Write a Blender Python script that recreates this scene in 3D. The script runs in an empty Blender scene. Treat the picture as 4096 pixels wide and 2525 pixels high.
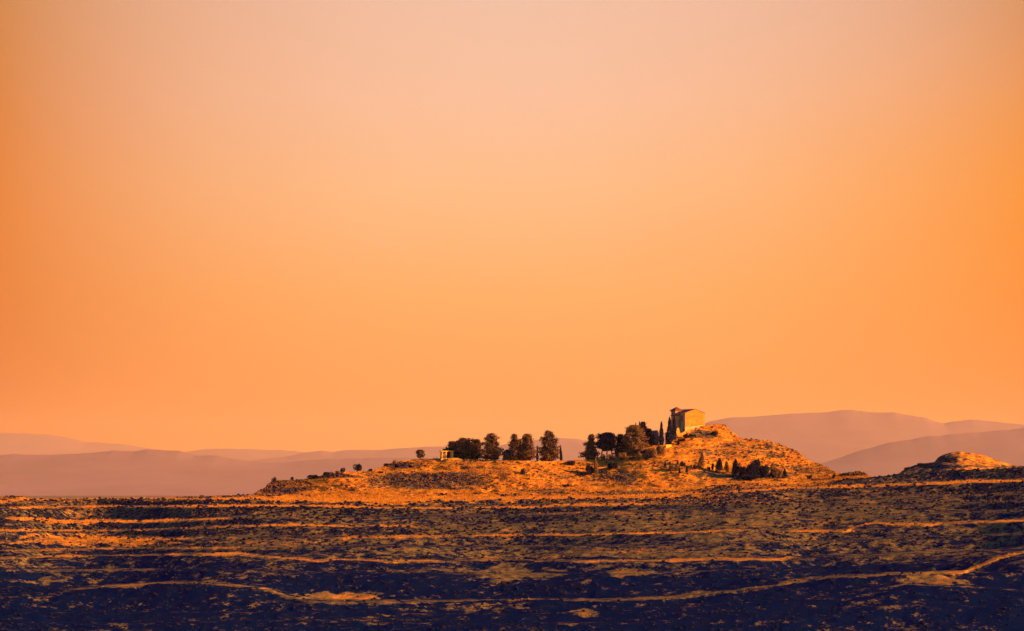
import bpy, bmesh, math, random
import numpy as np
from mathutils import Vector, Matrix

# ------------------------------------------------------------------ camera, sky, sun, exposure
scn = bpy.context.scene
COL = scn.collection
FPX = 10944.0                       # focal length in photo pixels (photo is 4096 x 2525)
PITCH = math.radians(3.6)
cam = bpy.data.cameras.new("camera"); camo = bpy.data.objects.new("camera", cam); COL.objects.link(camo)
cam.sensor_width = 36.0; cam.sensor_fit = 'HORIZONTAL'; cam.lens = 36.0*FPX/4096.0
cam.clip_start = 0.5; cam.clip_end = 160000.0
camo.location = (0, 0, 0); camo.rotation_euler = (math.radians(90)+PITCH, 0, 0)
scn.camera = camo
scn.view_settings.view_transform = 'Standard'; scn.view_settings.look = 'None'
scn.view_settings.gamma = 1.0
EXPO = 1.7
scn.view_settings.exposure = EXPO
EK = 2.0**EXPO

SUN_EL, SUN_AZ = math.radians(17.0), math.radians(105.0)     # azimuth clockwise from the view direction
SUN = Vector((math.sin(SUN_AZ)*math.cos(SUN_EL), math.cos(SUN_AZ)*math.cos(SUN_EL), math.sin(SUN_EL)))
sl = bpy.data.lights.new("sun", 'SUN'); sl.energy = 5.0; sl.angle = math.radians(0.5); sl.color = (1.0, 0.34, 0.05)
so = bpy.data.objects.new("sun", sl); COL.objects.link(so); so.rotation_euler = SUN.to_track_quat('Z', 'Y').to_euler()

def lin(r, g, b):
    f = lambda c: (c/255/12.92) if c <= 10 else ((c/255+0.055)/1.055)**2.4
    return (f(r), f(g), f(b))

world = bpy.data.worlds.new("World"); scn.world = world; world.use_nodes = True
nt = world.node_tree; nt.nodes.clear()
def N(nt, t, **kw):
    n = nt.nodes.new(t)
    for k, v in kw.items(): setattr(n, k, v)
    return n
def M_(nt, op, a, b=None, c=None, clamp=False):
    n = nt.nodes.new('ShaderNodeMath'); n.operation = op; n.use_clamp = clamp
    for i, v in enumerate((a, b, c)):
        if v is None: continue
        if isinstance(v, (int, float)): n.inputs[i].default_value = v
        else: nt.links.new(v, n.inputs[i])
    return n.outputs[0]
def MR(nt, v, a, b, c=0.0, d=1.0, smooth=True):
    n = nt.nodes.new('ShaderNodeMapRange'); n.interpolation_type = 'SMOOTHSTEP' if smooth else 'LINEAR'
    nt.links.new(v, n.inputs[0])
    for i, x in enumerate((a, b, c, d)): n.inputs[1+i].default_value = x
    return n.outputs[0]
def MIX(nt, f, a, b, mode='MIX'):
    n = nt.nodes.new('ShaderNodeMix'); n.data_type = 'RGBA'; n.blend_type = mode
    for s, v in ((n.inputs[0], f), (n.inputs[6], a), (n.inputs[7], b)):
        if isinstance(v, (int, float)): s.default_value = v
        elif isinstance(v, tuple): s.default_value = (*v[:3], 1)
        else: nt.links.new(v, s)
    return n.outputs[2]
def RAMP(nt, f, stops):
    n = nt.nodes.new('ShaderNodeValToRGB'); cr = n.color_ramp
    while len(cr.elements) < len(stops): cr.elements.new(0.5)
    for e, (p, c) in zip(cr.elements, stops): e.position = p; e.color = (*c, 1)
    nt.links.new(f, n.inputs[0]); return n.outputs[0]

tc = N(nt, 'ShaderNodeTexCoord'); sep = N(nt, 'ShaderNodeSeparateXYZ'); nt.links.new(tc.outputs['Generated'], sep.inputs[0])
X, Y, Z = sep.outputs
el = M_(nt, 'MULTIPLY', M_(nt, 'ARCSINE', Z), 57.2958)
az = M_(nt, 'MULTIPLY', M_(nt, 'ARCTAN2', X, Y), 57.2958)
def skc(r, g, b): return tuple(v for v in lin(r, g, b))
ramp = RAMP(nt, M_(nt, 'DIVIDE', el, 12.0, clamp=True), [
    (0.0, skc(254, 146, 66)), (0.16, skc(254, 154, 76)), (0.34, skc(255, 176, 104)), (0.52, skc(252, 193, 141)),
    (0.68, skc(247, 197, 164)), (0.85, skc(238, 196, 172)), (1.0, skc(226, 188, 166))])
aoff = M_(nt, 'ABSOLUTE', M_(nt, 'ADD', az, -0.5))
side = M_(nt, 'POWER', M_(nt, 'DIVIDE', aoff, 11.2, clamp=True), 2.3)
right = MR(nt, az, -4.0, 9.0)
edge = MIX(nt, right, skc(220, 116, 30), skc(244, 132, 0))
edge = MIX(nt, MR(nt, el, 1.5, 6.5, 1.0, 0.0), edge, MIX(nt, right, skc(206, 96, 8), skc(234, 108, 0)))
edge = MIX(nt, MR(nt, el, 5.0, 11.5), edge, skc(194, 126, 66))
sky1 = MIX(nt, M_(nt, 'MULTIPLY', side, M_(nt, 'MULTIPLY_ADD', MR(nt, az, -1.0, 10.0, 0.0, 0.28), MR(nt, el, 5.0, 9.0, 1.0, 0.0), 0.95), clamp=True), ramp, edge)
sky1 = MIX(nt, M_(nt, 'MULTIPLY', MR(nt, az, 0.0, 10.0, 0.0, 0.35), MR(nt, el, 6.0, 10.0, 1.0, 0.0)), sky1, skc(252, 165, 70))
nz = N(nt, 'ShaderNodeTexNoise'); nz.inputs['Scale'].default_value = 9.0; nz.inputs['Detail'].default_value = 3.0
nt.links.new(tc.outputs['Generated'], nz.inputs[0])
sky1 = MIX(nt, MR(nt, nz.outputs[0], 0.3, 0.7, 0.0, 0.10), sky1, skc(236, 150, 90))
GK = N(nt, 'ShaderNodeVectorMath', operation='SCALE'); nt.links.new(sky1, GK.inputs[0]); GK.inputs[3].default_value = 1.0/EK
nish = N(nt, 'ShaderNodeTexSky'); nish.sky_type = 'NISHITA'; nish.sun_disc = False
nish.sun_elevation = SUN_EL; nish.sun_rotation = SUN_AZ
up = MIX(nt, 1.0, nish.outputs[0], (0.06, 0.33, 1.20), 'MULTIPLY')
UK = N(nt, 'ShaderNodeVectorMath', operation='SCALE'); nt.links.new(up, UK.inputs[0]); UK.inputs[3].default_value = 0.07
front = M_(nt, 'MULTIPLY', MR(nt, el, 11.0, 26.0, 1.0, 0.0), M_(nt, 'MULTIPLY', MR(nt, az, 22.0, 60.0, 1.0, 0.0), MR(nt, az, -95.0, -30.0)))
front = M_(nt, 'MAXIMUM', front, M_(nt, 'MULTIPLY', MR(nt, el, 1.0, 16.0, 0.8, 0.0), M_(nt, 'MULTIPLY', MR(nt, az, -178.0, -125.0), MR(nt, az, -10.0, 10.0, 1.0, 0.0))))  # low left-rear glow added out of view to fill the shaded chapel wall
skyc = MIX(nt, front, UK.outputs[0], GK.outputs[0])
bg = N(nt, 'ShaderNodeBackground'); nt.links.new(skyc, bg.inputs[0]); bg.inputs[1].default_value = 1.0
wo = N(nt, 'ShaderNodeOutputWorld'); nt.links.new(bg.outputs[0], wo.inputs[0])

# ------------------------------------------------------------------ helpers
rng = np.random.default_rng(7)
random.seed(7)
CP, SP = math.cos(PITCH), math.sin(PITCH)
def ray(px, py):
    """tangents (X/Y, Z/Y) of the view ray through a photo pixel"""
    a = (np.asarray(px, float)-2048.0)/FPX; b = -(np.asarray(py, float)-1262.5)/FPX
    dy = CP - b*SP; dz = SP + b*CP
    return a/dy, dz/dy
def P(px, py, Yd):
    u, t = ray(px, py); return np.stack([u*Yd, np.broadcast_to(Yd, np.shape(u)) + 0*u, t*Yd], -1)
def sst(x, a, b):
    t = np.clip((x-a)/(b-a), 0, 1); return t*t*(3-2*t)
def _h(ix, iy, s):
    n = (ix.astype(np.int64)*374761393 + iy.astype(np.int64)*668265263 + s*1442695041) & 0x7fffffff
    n = ((n ^ (n >> 13))*1274126177) & 0x7fffffff
    return ((n ^ (n >> 16)) & 0xffff)/65535.0
def vnoise(x, y, s=0):
    ix, iy = np.floor(x), np.floor(y); fx, fy = x-ix, y-iy
    fx = fx*fx*(3-2*fx); fy = fy*fy*(3-2*fy); ix = ix.astype(np.int64); iy = iy.astype(np.int64)
    a, b, c, d = _h(ix, iy, s), _h(ix+1, iy, s), _h(ix, iy+1, s), _h(ix+1, iy+1, s)
    return (a*(1-fx)+b*fx)*(1-fy)+(c*(1-fx)+d*fx)*fy
def fbm(x, y, o=4, s=0):
    v = 0; a = 1; t = 0
    for i in range(o):
        v = v + a*(vnoise(x*2**i+17.3*i, y*2**i-9.1*i, s+i)-0.5); t += a; a *= 0.5
    return v/t*2
def pl(pts, x):
    xs = [p[0] for p in pts]; ys = [p[1] for p in pts]; return np.interp(x, xs, ys)

def mesh_obj(name, verts, faces, mat=None, parent=None, smooth=False, attrs=None):
    verts = np.asarray(verts, np.float32).reshape(-1, 3)
    me = bpy.data.meshes.new(name)
    if isinstance(faces, np.ndarray):
        nf, k = faces.shape
        me.vertices.add(len(verts)); me.vertices.foreach_set('co', verts.ravel())
        me.loops.add(nf*k); me.loops.foreach_set('vertex_index', faces.astype(np.int32).ravel())
        me.polygons.add(nf); me.polygons.foreach_set('loop_start', np.arange(0, nf*k, k, dtype=np.int32))
        me.update(calc_edges=True)
    else:
        me.from_pydata([tuple(map(float, v)) for v in verts], [], faces)
    if smooth: me.polygons.foreach_set('use_smooth', [True]*len(me.polygons))
    if attrs:
        for k_, v in attrs.items():
            a = me.attributes.new(k_, 'FLOAT', 'POINT'); a.data.foreach_set('value', np.asarray(v, np.float32).ravel())
    if mat: me.materials.append(mat)
    me.update()
    o = bpy.data.objects.new(name, me); COL.objects.link(o)
    if parent: o.parent = parent
    return o
def tag(o, label, cat, group=None, kind=None):
    if label: o['label'] = label
    if cat: o['category'] = cat
    if group: o['group'] = group
    if kind: o['kind'] = kind
    return o
def empty(name, loc, label, cat, group=None, rz=0.0):
    o = bpy.data.objects.new(name, None); COL.objects.link(o); o.location = loc; o.rotation_euler = (0, 0, rz)
    o.empty_display_size = 0.5
    return tag(o, label, cat, group)
def grid_faces(nr, nc):
    i = np.arange((nr-1)*nc).reshape(nr-1, nc)[:, :-1].ravel()
    return np.stack([i, i+1, i+1+nc, i+nc], 1)

# ------------------------------------------------------------------ materials
def newmat(name):
    m = bpy.data.materials.new(name); m.use_nodes = True; t = m.node_tree; t.nodes.clear()
    b = N(t, 'ShaderNodeBsdfPrincipled'); o = N(t, 'ShaderNodeOutputMaterial'); t.links.new(b.outputs[0], o.inputs[0])
    b.inputs['Roughness'].default_value = 0.95; b.inputs['Specular IOR Level'].default_value = 0.0
    return m, t, b
def noise(t, vec, scale, detail=4, rough=0.6):
    n = N(t, 'ShaderNodeTexNoise'); n.inputs['Scale'].default_value = scale; n.inputs['Detail'].default_value = detail
    n.inputs['Roughness'].default_value = rough; t.links.new(vec, n.inputs['Vector']); return n.outputs[0]
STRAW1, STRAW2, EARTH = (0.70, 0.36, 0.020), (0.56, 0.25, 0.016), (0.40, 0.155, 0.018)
SHADE_SCRUB1, SHADE_SCRUB2 = (0.001, 0.008, 0.033), (0.016, 0.021, 0.018)  # scrub tones with the navy shade of the banks put into the colour
def ground_material(name):
    m, t, b = newmat(name)
    g = N(t, 'ShaderNodeNewGeometry'); v = g.outputs['Position']
    a = N(t, 'ShaderNodeAttribute'); a.attribute_name = 'dry'
    big, mid, fine = noise(t, v, 0.045, 3), noise(t, v, 0.35, 4, 0.65), noise(t, v, 1.6, 3, 0.7)
    s = M_(t, 'ADD', M_(t, 'MULTIPLY', M_(t, 'ADD', mid, -0.5), 1.7), M_(t, 'MULTIPLY', M_(t, 'ADD', fine, -0.5), 0.9))
    s = M_(t, 'ADD', s, M_(t, 'MULTIPLY', M_(t, 'ADD', big, -0.5), 0.8))
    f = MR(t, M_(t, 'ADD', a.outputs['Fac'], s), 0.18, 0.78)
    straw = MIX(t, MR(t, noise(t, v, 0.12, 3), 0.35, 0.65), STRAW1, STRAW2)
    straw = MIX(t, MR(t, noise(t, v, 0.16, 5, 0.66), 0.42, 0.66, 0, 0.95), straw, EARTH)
    scrub = MIX(t, MR(t, M_(t, 'ADD', noise(t, v, 0.6, 4, 0.7), M_(t, 'MULTIPLY', a.outputs['Fac'], 0.30)), 0.55, 0.80), SHADE_SCRUB1, SHADE_SCRUB2)
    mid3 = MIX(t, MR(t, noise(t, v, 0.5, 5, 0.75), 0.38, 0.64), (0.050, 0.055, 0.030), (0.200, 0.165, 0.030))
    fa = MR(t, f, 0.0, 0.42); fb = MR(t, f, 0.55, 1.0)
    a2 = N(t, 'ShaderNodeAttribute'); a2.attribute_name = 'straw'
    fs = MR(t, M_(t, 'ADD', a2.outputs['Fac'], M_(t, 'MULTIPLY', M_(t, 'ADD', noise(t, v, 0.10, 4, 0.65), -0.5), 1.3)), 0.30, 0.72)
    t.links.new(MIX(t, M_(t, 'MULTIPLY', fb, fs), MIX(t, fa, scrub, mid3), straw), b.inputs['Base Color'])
    bp = N(t, 'ShaderNodeBump'); bp.inputs['Strength'].default_value = 0.4; bp.inputs['Distance'].default_value = 0.4
    t.links.new(noise(t, v, 0.7, 4, 0.6), bp.inputs['Height']); t.links.new(bp.outputs[0], b.inputs['Normal'])
    return m
MG = ground_material('terrain_ground')
def leafmat(name, c1, c2, sc=0.5, transl=0.0):
    m, t, b = newmat(name)
    g = N(t, 'ShaderNodeNewGeometry')
    n = noise(t, g.outputs['Position'], sc, 3, 0.7)
    t.links.new(MIX(t, MR(t, n, 0.35, 0.68), c1, c2), b.inputs['Base Color'])
    return m
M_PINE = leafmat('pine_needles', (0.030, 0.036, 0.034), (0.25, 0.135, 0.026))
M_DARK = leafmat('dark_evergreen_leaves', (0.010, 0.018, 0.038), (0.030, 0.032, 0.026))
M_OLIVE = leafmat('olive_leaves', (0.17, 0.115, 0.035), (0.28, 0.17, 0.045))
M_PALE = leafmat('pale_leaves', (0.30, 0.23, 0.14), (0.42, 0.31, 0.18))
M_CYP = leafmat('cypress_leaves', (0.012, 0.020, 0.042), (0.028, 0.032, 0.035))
M_SHADE_SCRUB = leafmat('shaded_scrub_leaves', (0.003, 0.009, 0.032), (0.022, 0.022, 0.016), 0.16)  # bank shade is painted into these dark leaf colours
M_HSCRUB = leafmat('hill_scrub_leaves', (0.05, 0.035, 0.022), (0.16, 0.08, 0.018), 0.2)
M_STRAW = leafmat('dry_grass_blades', (0.30, 0.145, 0.014), (0.52, 0.28, 0.022), 0.2)
def plain(name, c1, c2, sc=1.0, bump=0.0):
    m, t, b = newmat(name); g = N(t, 'ShaderNodeTexCoord').outputs['Object']
    t.links.new(MIX(t, MR(t, noise(t, g, sc, 5, 0.7), 0.32, 0.68), c1, c2), b.inputs['Base Color'])
    if bump:
        bp = N(t, 'ShaderNodeBump'); bp.inputs['Strength'].default_value = bump; bp.inputs['Distance'].default_value = 0.1
        t.links.new(noise(t, g, sc*4, 4, 0.7), bp.inputs['Height']); t.links.new(bp.outputs[0], b.inputs['Normal'])
    return m
M_BARK = plain('bark', (0.10, 0.06, 0.035), (0.17, 0.10, 0.06), 2.0)
M_WALL = plain('ochre_stone', (0.54, 0.29, 0.03), (0.36, 0.17, 0.02), 0.55, 0.8)
M_RUBBLE = plain('rubble_stone', (0.80, 0.46, 0.08), (0.56, 0.24, 0.03), 0.45, 0.6)
M_PALEST = plain('pale_stone', (0.64, 0.42, 0.12), (0.50, 0.32, 0.08), 0.6, 0.4)
M_TILE = plain('roof_tile', (0.17, 0.085, 0.05), (0.09, 0.045, 0.035), 1.5, 0.6)
M_DARKHOLE = plain('dark_opening', (0.02, 0.02, 0.025), (0.03, 0.03, 0.03))
M_CREAM = plain('cream_masonry', (0.70, 0.46, 0.05), (0.62, 0.38, 0.04), 1.0, 0.2)
M_MTN = plain('mountain_ground', (0.20, 0.155, 0.115), (0.155, 0.125, 0.095), 0.0005)

# ------------------------------------------------------------------ terraced fields
PXA = np.arange(-1300, 5401, 6.0)
TOP = [(-1300, 1992), (-200, 1990), (0, 1988), (80, 1984), (120, 1994), (180, 1999), (215, 1996), (290, 1997), (420, 1993), (640, 1993),
       (720, 1988), (900, 1982), (1015, 1979), (1300, 1979), (1700, 1976), (2100, 1976), (2400, 1974), (2700, 1962), (2900, 1940), (3000, 1938), (3200, 1942),
       (3300, 1933), (3360, 1922), (3450, 1912), (3500, 1908), (3600, 1895), (3700, 1886), (3900, 1877), (4096, 1871), (4300, 1880), (4700, 1925), (5400, 1960)]
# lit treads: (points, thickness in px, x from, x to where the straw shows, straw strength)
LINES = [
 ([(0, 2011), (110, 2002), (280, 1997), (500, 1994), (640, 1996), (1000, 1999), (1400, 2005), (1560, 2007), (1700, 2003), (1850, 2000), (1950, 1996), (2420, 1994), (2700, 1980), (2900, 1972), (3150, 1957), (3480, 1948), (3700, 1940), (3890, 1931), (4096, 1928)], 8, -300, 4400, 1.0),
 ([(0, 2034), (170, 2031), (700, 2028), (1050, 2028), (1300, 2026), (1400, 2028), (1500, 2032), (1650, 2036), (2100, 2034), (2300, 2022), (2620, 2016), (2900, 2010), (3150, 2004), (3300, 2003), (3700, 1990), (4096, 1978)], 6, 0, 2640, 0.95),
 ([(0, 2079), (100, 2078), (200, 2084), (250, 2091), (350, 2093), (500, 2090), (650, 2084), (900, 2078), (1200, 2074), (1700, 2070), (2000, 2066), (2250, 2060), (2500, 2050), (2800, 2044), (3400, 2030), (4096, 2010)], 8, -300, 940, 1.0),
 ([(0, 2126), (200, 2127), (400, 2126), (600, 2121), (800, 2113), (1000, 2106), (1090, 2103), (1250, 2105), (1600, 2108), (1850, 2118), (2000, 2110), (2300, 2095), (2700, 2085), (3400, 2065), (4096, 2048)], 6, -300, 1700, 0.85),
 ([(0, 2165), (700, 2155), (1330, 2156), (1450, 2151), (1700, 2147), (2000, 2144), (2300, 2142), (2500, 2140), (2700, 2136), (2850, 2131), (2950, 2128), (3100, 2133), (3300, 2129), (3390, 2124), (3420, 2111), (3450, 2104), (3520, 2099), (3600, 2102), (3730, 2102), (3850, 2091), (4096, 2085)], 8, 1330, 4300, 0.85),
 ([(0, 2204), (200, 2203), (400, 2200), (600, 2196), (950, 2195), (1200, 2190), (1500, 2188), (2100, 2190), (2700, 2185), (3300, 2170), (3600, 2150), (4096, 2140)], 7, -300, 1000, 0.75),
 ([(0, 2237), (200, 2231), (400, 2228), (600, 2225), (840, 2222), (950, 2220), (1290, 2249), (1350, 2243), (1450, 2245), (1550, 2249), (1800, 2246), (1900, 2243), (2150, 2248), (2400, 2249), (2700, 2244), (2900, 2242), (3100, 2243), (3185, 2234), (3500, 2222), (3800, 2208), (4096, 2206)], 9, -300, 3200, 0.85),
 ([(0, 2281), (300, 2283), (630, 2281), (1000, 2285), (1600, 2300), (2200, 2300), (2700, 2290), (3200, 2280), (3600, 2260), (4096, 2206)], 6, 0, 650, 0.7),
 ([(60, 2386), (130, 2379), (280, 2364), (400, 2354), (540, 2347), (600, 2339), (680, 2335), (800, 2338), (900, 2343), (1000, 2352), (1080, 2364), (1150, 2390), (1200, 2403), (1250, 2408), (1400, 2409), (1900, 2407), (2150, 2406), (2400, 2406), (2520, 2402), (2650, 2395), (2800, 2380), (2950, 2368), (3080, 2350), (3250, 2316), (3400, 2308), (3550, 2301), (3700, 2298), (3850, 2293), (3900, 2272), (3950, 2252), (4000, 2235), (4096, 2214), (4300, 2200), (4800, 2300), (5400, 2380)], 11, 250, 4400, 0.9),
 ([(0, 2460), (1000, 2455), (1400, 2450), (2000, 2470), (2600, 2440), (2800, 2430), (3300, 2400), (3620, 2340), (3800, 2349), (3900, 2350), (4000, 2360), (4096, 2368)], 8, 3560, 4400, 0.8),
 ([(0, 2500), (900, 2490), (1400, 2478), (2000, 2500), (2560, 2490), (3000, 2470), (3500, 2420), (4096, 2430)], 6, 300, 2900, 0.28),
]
# extra straw or mixed patches: (cx, cy, rx, ry, strength)
PATCH = [(400, 2165, 420, 32, .78), (90, 1996, 110, 7, .8), (1200, 2062, 320, 34, .70), (1090, 2172, 280, 30, .66), (2350, 2105, 1050, 34, .62), (2750, 2085, 750, 54, .66),
         (2500, 2212, 850, 30, .64), (3420, 2045, 700, 64, .56), (2650, 2010, 800, 18, .50), (1560, 2210, 520, 28, .50), (2060, 2295, 190, 40, .62),
         (2517, 2290, 112, 20, 1.0), (1370, 2386, 230, 20, .95), (3745, 2318, 125, 24, 1.0), (3620, 2200, 500, 50, .42), (1500, 2475, 520, 26, .28),
         (700, 2485, 330, 26, .20), (330, 2086, 230, 7, 1.0), (1500, 1992, 700, 22, 1.25), (2350, 1985, 600, 14, .95), (3100, 1948, 300, 10, .6), (3480, 1965, 180, 9, .7),
         (2800, 2270, 500, 16, .15), (1900, 2430, 260, 18, .45), (2350, 2450, 60, 14, .6), (150, 2320, 260, 16, .35), (1750, 2280, 350, 14, .35),
         (3900, 2190, 200, 12, .35), (2900, 2490, 700, 14, .18), (3800, 1990, 400, 30, .28), (800, 2060, 300, 14, .30), (500, 2255, 700, 16, .18)]
PYB = 2760.0
ncol = len(PXA); nrow = 420
topy = pl(TOP, PXA)
vv = np.linspace(0, 1, nrow)[:, None]
PY = topy[None, :] + (PYB-topy[None, :])*vv**1.15        # row 0 = far edge, last = nearest
PXg = np.broadcast_to(PXA[None, :], PY.shape).copy()
wob = 3.0*fbm(PXg/90.0, PY*0+3, 3, 5)
geoT = np.zeros_like(PY); dry = np.zeros_like(PY); straw = np.zeros_like(PY)
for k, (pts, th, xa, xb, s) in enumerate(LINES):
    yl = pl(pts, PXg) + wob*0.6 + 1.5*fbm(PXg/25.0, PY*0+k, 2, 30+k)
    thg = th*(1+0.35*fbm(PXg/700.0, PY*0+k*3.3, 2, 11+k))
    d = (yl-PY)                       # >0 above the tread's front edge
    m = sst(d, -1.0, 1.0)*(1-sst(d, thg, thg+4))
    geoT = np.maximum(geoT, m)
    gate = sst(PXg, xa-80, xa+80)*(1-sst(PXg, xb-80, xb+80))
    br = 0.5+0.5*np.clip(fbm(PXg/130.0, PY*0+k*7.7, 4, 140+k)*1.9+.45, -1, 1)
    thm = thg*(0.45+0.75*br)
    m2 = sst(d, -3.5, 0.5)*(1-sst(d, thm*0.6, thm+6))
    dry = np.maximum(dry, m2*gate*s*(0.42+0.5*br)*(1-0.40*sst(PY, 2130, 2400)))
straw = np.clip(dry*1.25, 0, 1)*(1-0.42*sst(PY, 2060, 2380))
soft = np.zeros_like(PY)
for cx, cy, rx, ry, s in PATCH:
    r = np.sqrt(((PXg-cx)/rx)**2+((PY-cy)/ry)**2) + 0.75*fbm(PXg/45, PY/8, 4, 77)
    soft = np.maximum(soft, s*0.92*(1-sst(r, 0.35, 1.3)))
    if s >= 0.78: straw = np.maximum(straw, (1-sst(r, 0.5, 1.4))*(1-0.66*float(sst(np.float64(cy), 2120, 2300))))
dry = np.maximum(dry, soft)
dry = np.maximum(dry, 0.08 + 0.29*sst(2370-PY, 0, 240))  # cover thins towards the near edge, painting the foreground's shade with scrub colour
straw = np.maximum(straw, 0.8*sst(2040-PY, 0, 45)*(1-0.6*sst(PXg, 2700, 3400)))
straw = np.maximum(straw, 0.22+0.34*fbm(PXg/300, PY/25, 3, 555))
Tt = ray(PXg, PY)[1]; p_ = -Tt*FPX
slope = 0.42 - 0.24*np.clip(soft*1.3, 0, 1)
slope = slope*(1-geoT) + geoT*(0.003+np.maximum(0, -p_)/FPX*1.4)
inv = np.maximum(slope*FPX+p_, 70.0)
dp = np.diff(PY, axis=0)
rate = 0.5*(1/inv[1:]+1/inv[:-1])*dp
lnY = np.zeros_like(PY); lnY[1:] = -np.cumsum(rate, axis=0)
Ytop = pl([(-1300, 1060), (1000, 1085), (2400, 1100), (3300, 1095), (3600, 1075), (4096, 1050), (5400, 1040)], PXA)
kk = np.exp(-0.5*(np.arange(-60, 61)/22.0)**2); kk /= kk.sum()
lnS = np.apply_along_axis(lambda a: np.convolve(np.pad(a, 60, 'edge'), kk, 'valid'), 1, lnY)
lnS = np.minimum.accumulate(lnS - np.linspace(0, 1e-4, nrow)[:, None], axis=0)
jb = np.array([np.interp(2525.0, PY[:, j], lnS[:, j]) for j in range(ncol)])
YG = Ytop[None, :]*np.exp(lnS*(np.log(Ytop/560.0)/-jb)[None, :])
G = P(PXg, PY, YG)
print('bottom distance', YG[-1].min(), YG[-1].max(), 'frame bottom', YG[np.abs(PY[:, 500]-2525).argmin(), 500])
amp = 0.40*(1-geoT)*(1-0.5*dry)+0.06
G[..., 2] += amp*fbm(G[..., 0]/3.2, G[..., 1]/3.2, 4, 3) + 0.8*(1-geoT)*fbm(G[..., 0]/22, G[..., 1]/22, 3, 9)*sst(vv, 0.0, 0.1)
SURF = [(PXA, PY, G.copy(), 'ground')]
# far side of the fields: falls to the plain; near side: valley and the camera's own hillside
back = []; bdry = []
for dY, dz in ((6, -0.6), (30, -3), (110, -14), (300, -35), (900, -72), (3000, -88), (9000, -92), (98000, -96)):
    r0 = G[0].copy(); s = (r0[:, 1]+dY)/r0[:, 1]
    r0[:, 0] *= s if dY > 500 else 1; r0[:, 1] += dY; r0[:, 2] = (r0[:, 2]+dz if dY < 200 else r0[:, 2]*0+dz-10)
    back.insert(0, r0); bdry.insert(0, np.full(ncol, 0.7 if dY < 40 else 0.35))
front_ = []; fdry = []
last = G[-1]
for k, fr in enumerate(np.linspace(0, 1, 26)[1:]):
    r0 = last.copy(); y = last[:, 1]*(1-fr) + (-60)*fr; r0[:, 1] = y
    zlow = last[:, 2] - 6*np.sin(np.clip(fr*1.6, 0, 1)*math.pi)
    zc = -1.8 - np.maximum(y-2, 0)*0.165
    r0[:, 2] = np.where(y > 130, zlow, np.maximum(np.minimum(zlow.mean()*0+zc, -1.8), -60)); 
    r0[:, 2] = np.where(y > 130, zlow*sst(y, 130, 240)+(np.maximum(zc, zlow))*(1-sst(y, 130, 240)), r0[:, 2])
    s = 1 + fr*0.8; r0[:, 0] = last[:, 0]*s
    r0[:, 2] += 0.8*fbm(r0[:, 0]/20, r0[:, 1]/20, 3, 4)*np.clip(y/60, 0, 1)
    front_.append(r0); fdry.append(np.full(ncol, 0.3))
V = np.concatenate([np.stack(back), G, np.stack(front_)], 0)
DR = np.concatenate([np.stack(bdry), dry, np.stack(fdry)], 0)
fac = grid_faces(V.shape[0], ncol)
fac = fac[:, ::-1]
ST = np.concatenate([np.stack(bdry)*0.8, straw, np.stack(fdry)], 0)
go = mesh_obj('ground', V, fac, MG, smooth=True, attrs={'dry': DR, 'straw': ST}); tag(go, 'terraced dry fields with straw edges and scrubby banks, bank shade put into their colour', 'ground', kind='structure')
LOWZ = float(V[..., 2].min())

# ------------------------------------------------------------------ the long hill with the chapel knoll
CREST = [(985, 1990), (1015, 1979), (1060, 1950), (1090, 1927), (1110, 1921), (1170, 1922), (1210, 1918), (1255, 1909), (1300, 1901), (1350, 1892), (1370, 1889), (1420, 1887), (1480, 1884),
         (1520, 1871), (1560, 1853), (1600, 1846), (1650, 1839), (1690, 1835), (1770, 1835), (1850, 1838), (1950, 1840), (2020, 1843), (2200, 1845), (2300, 1842), (2400, 1838), (2470, 1830),
         (2530, 1812), (2580, 1792), (2620, 1782), (2660, 1778), (2700, 1757), (2725, 1738), (2755, 1722), (2790, 1714), (2820, 1704), (2845, 1698), (2870, 1697), (2903, 1699), (2913, 1712), (2922, 1724),
         (2945, 1738), (2962, 1753), (3000, 1757), (3060, 1760), (3100, 1770), (3150, 1789), (3190, 1804), (3208, 1822), (3228, 1840), (3280, 1856), (3330, 1881), (3362, 1898), (3375, 1893), (3400, 1890), (3440, 1889), (3462, 1893), (3472, 1905), (3520, 1925)]
PXH = np.arange(985, 3521, 3.0); nh = 190; ncH = len(PXH)
cy = pl(CREST, PXH) + 1.6*fbm(PXH/14, PXH*0, 3, 51)*sst(PXH, 1100, 1160)
ty = pl([(985, 1996), (2400, 1990), (2700, 1972), (3000, 1950), (3200, 1948), (3340, 1936), (3520, 1930)], PXH)
vh = np.linspace(0, 1, nh)[:, None]
PYH = cy[None]*(1-vh)+ty[None]*vh; PXHg = np.broadcast_to(PXH[None], PYH.shape).copy()
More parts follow.
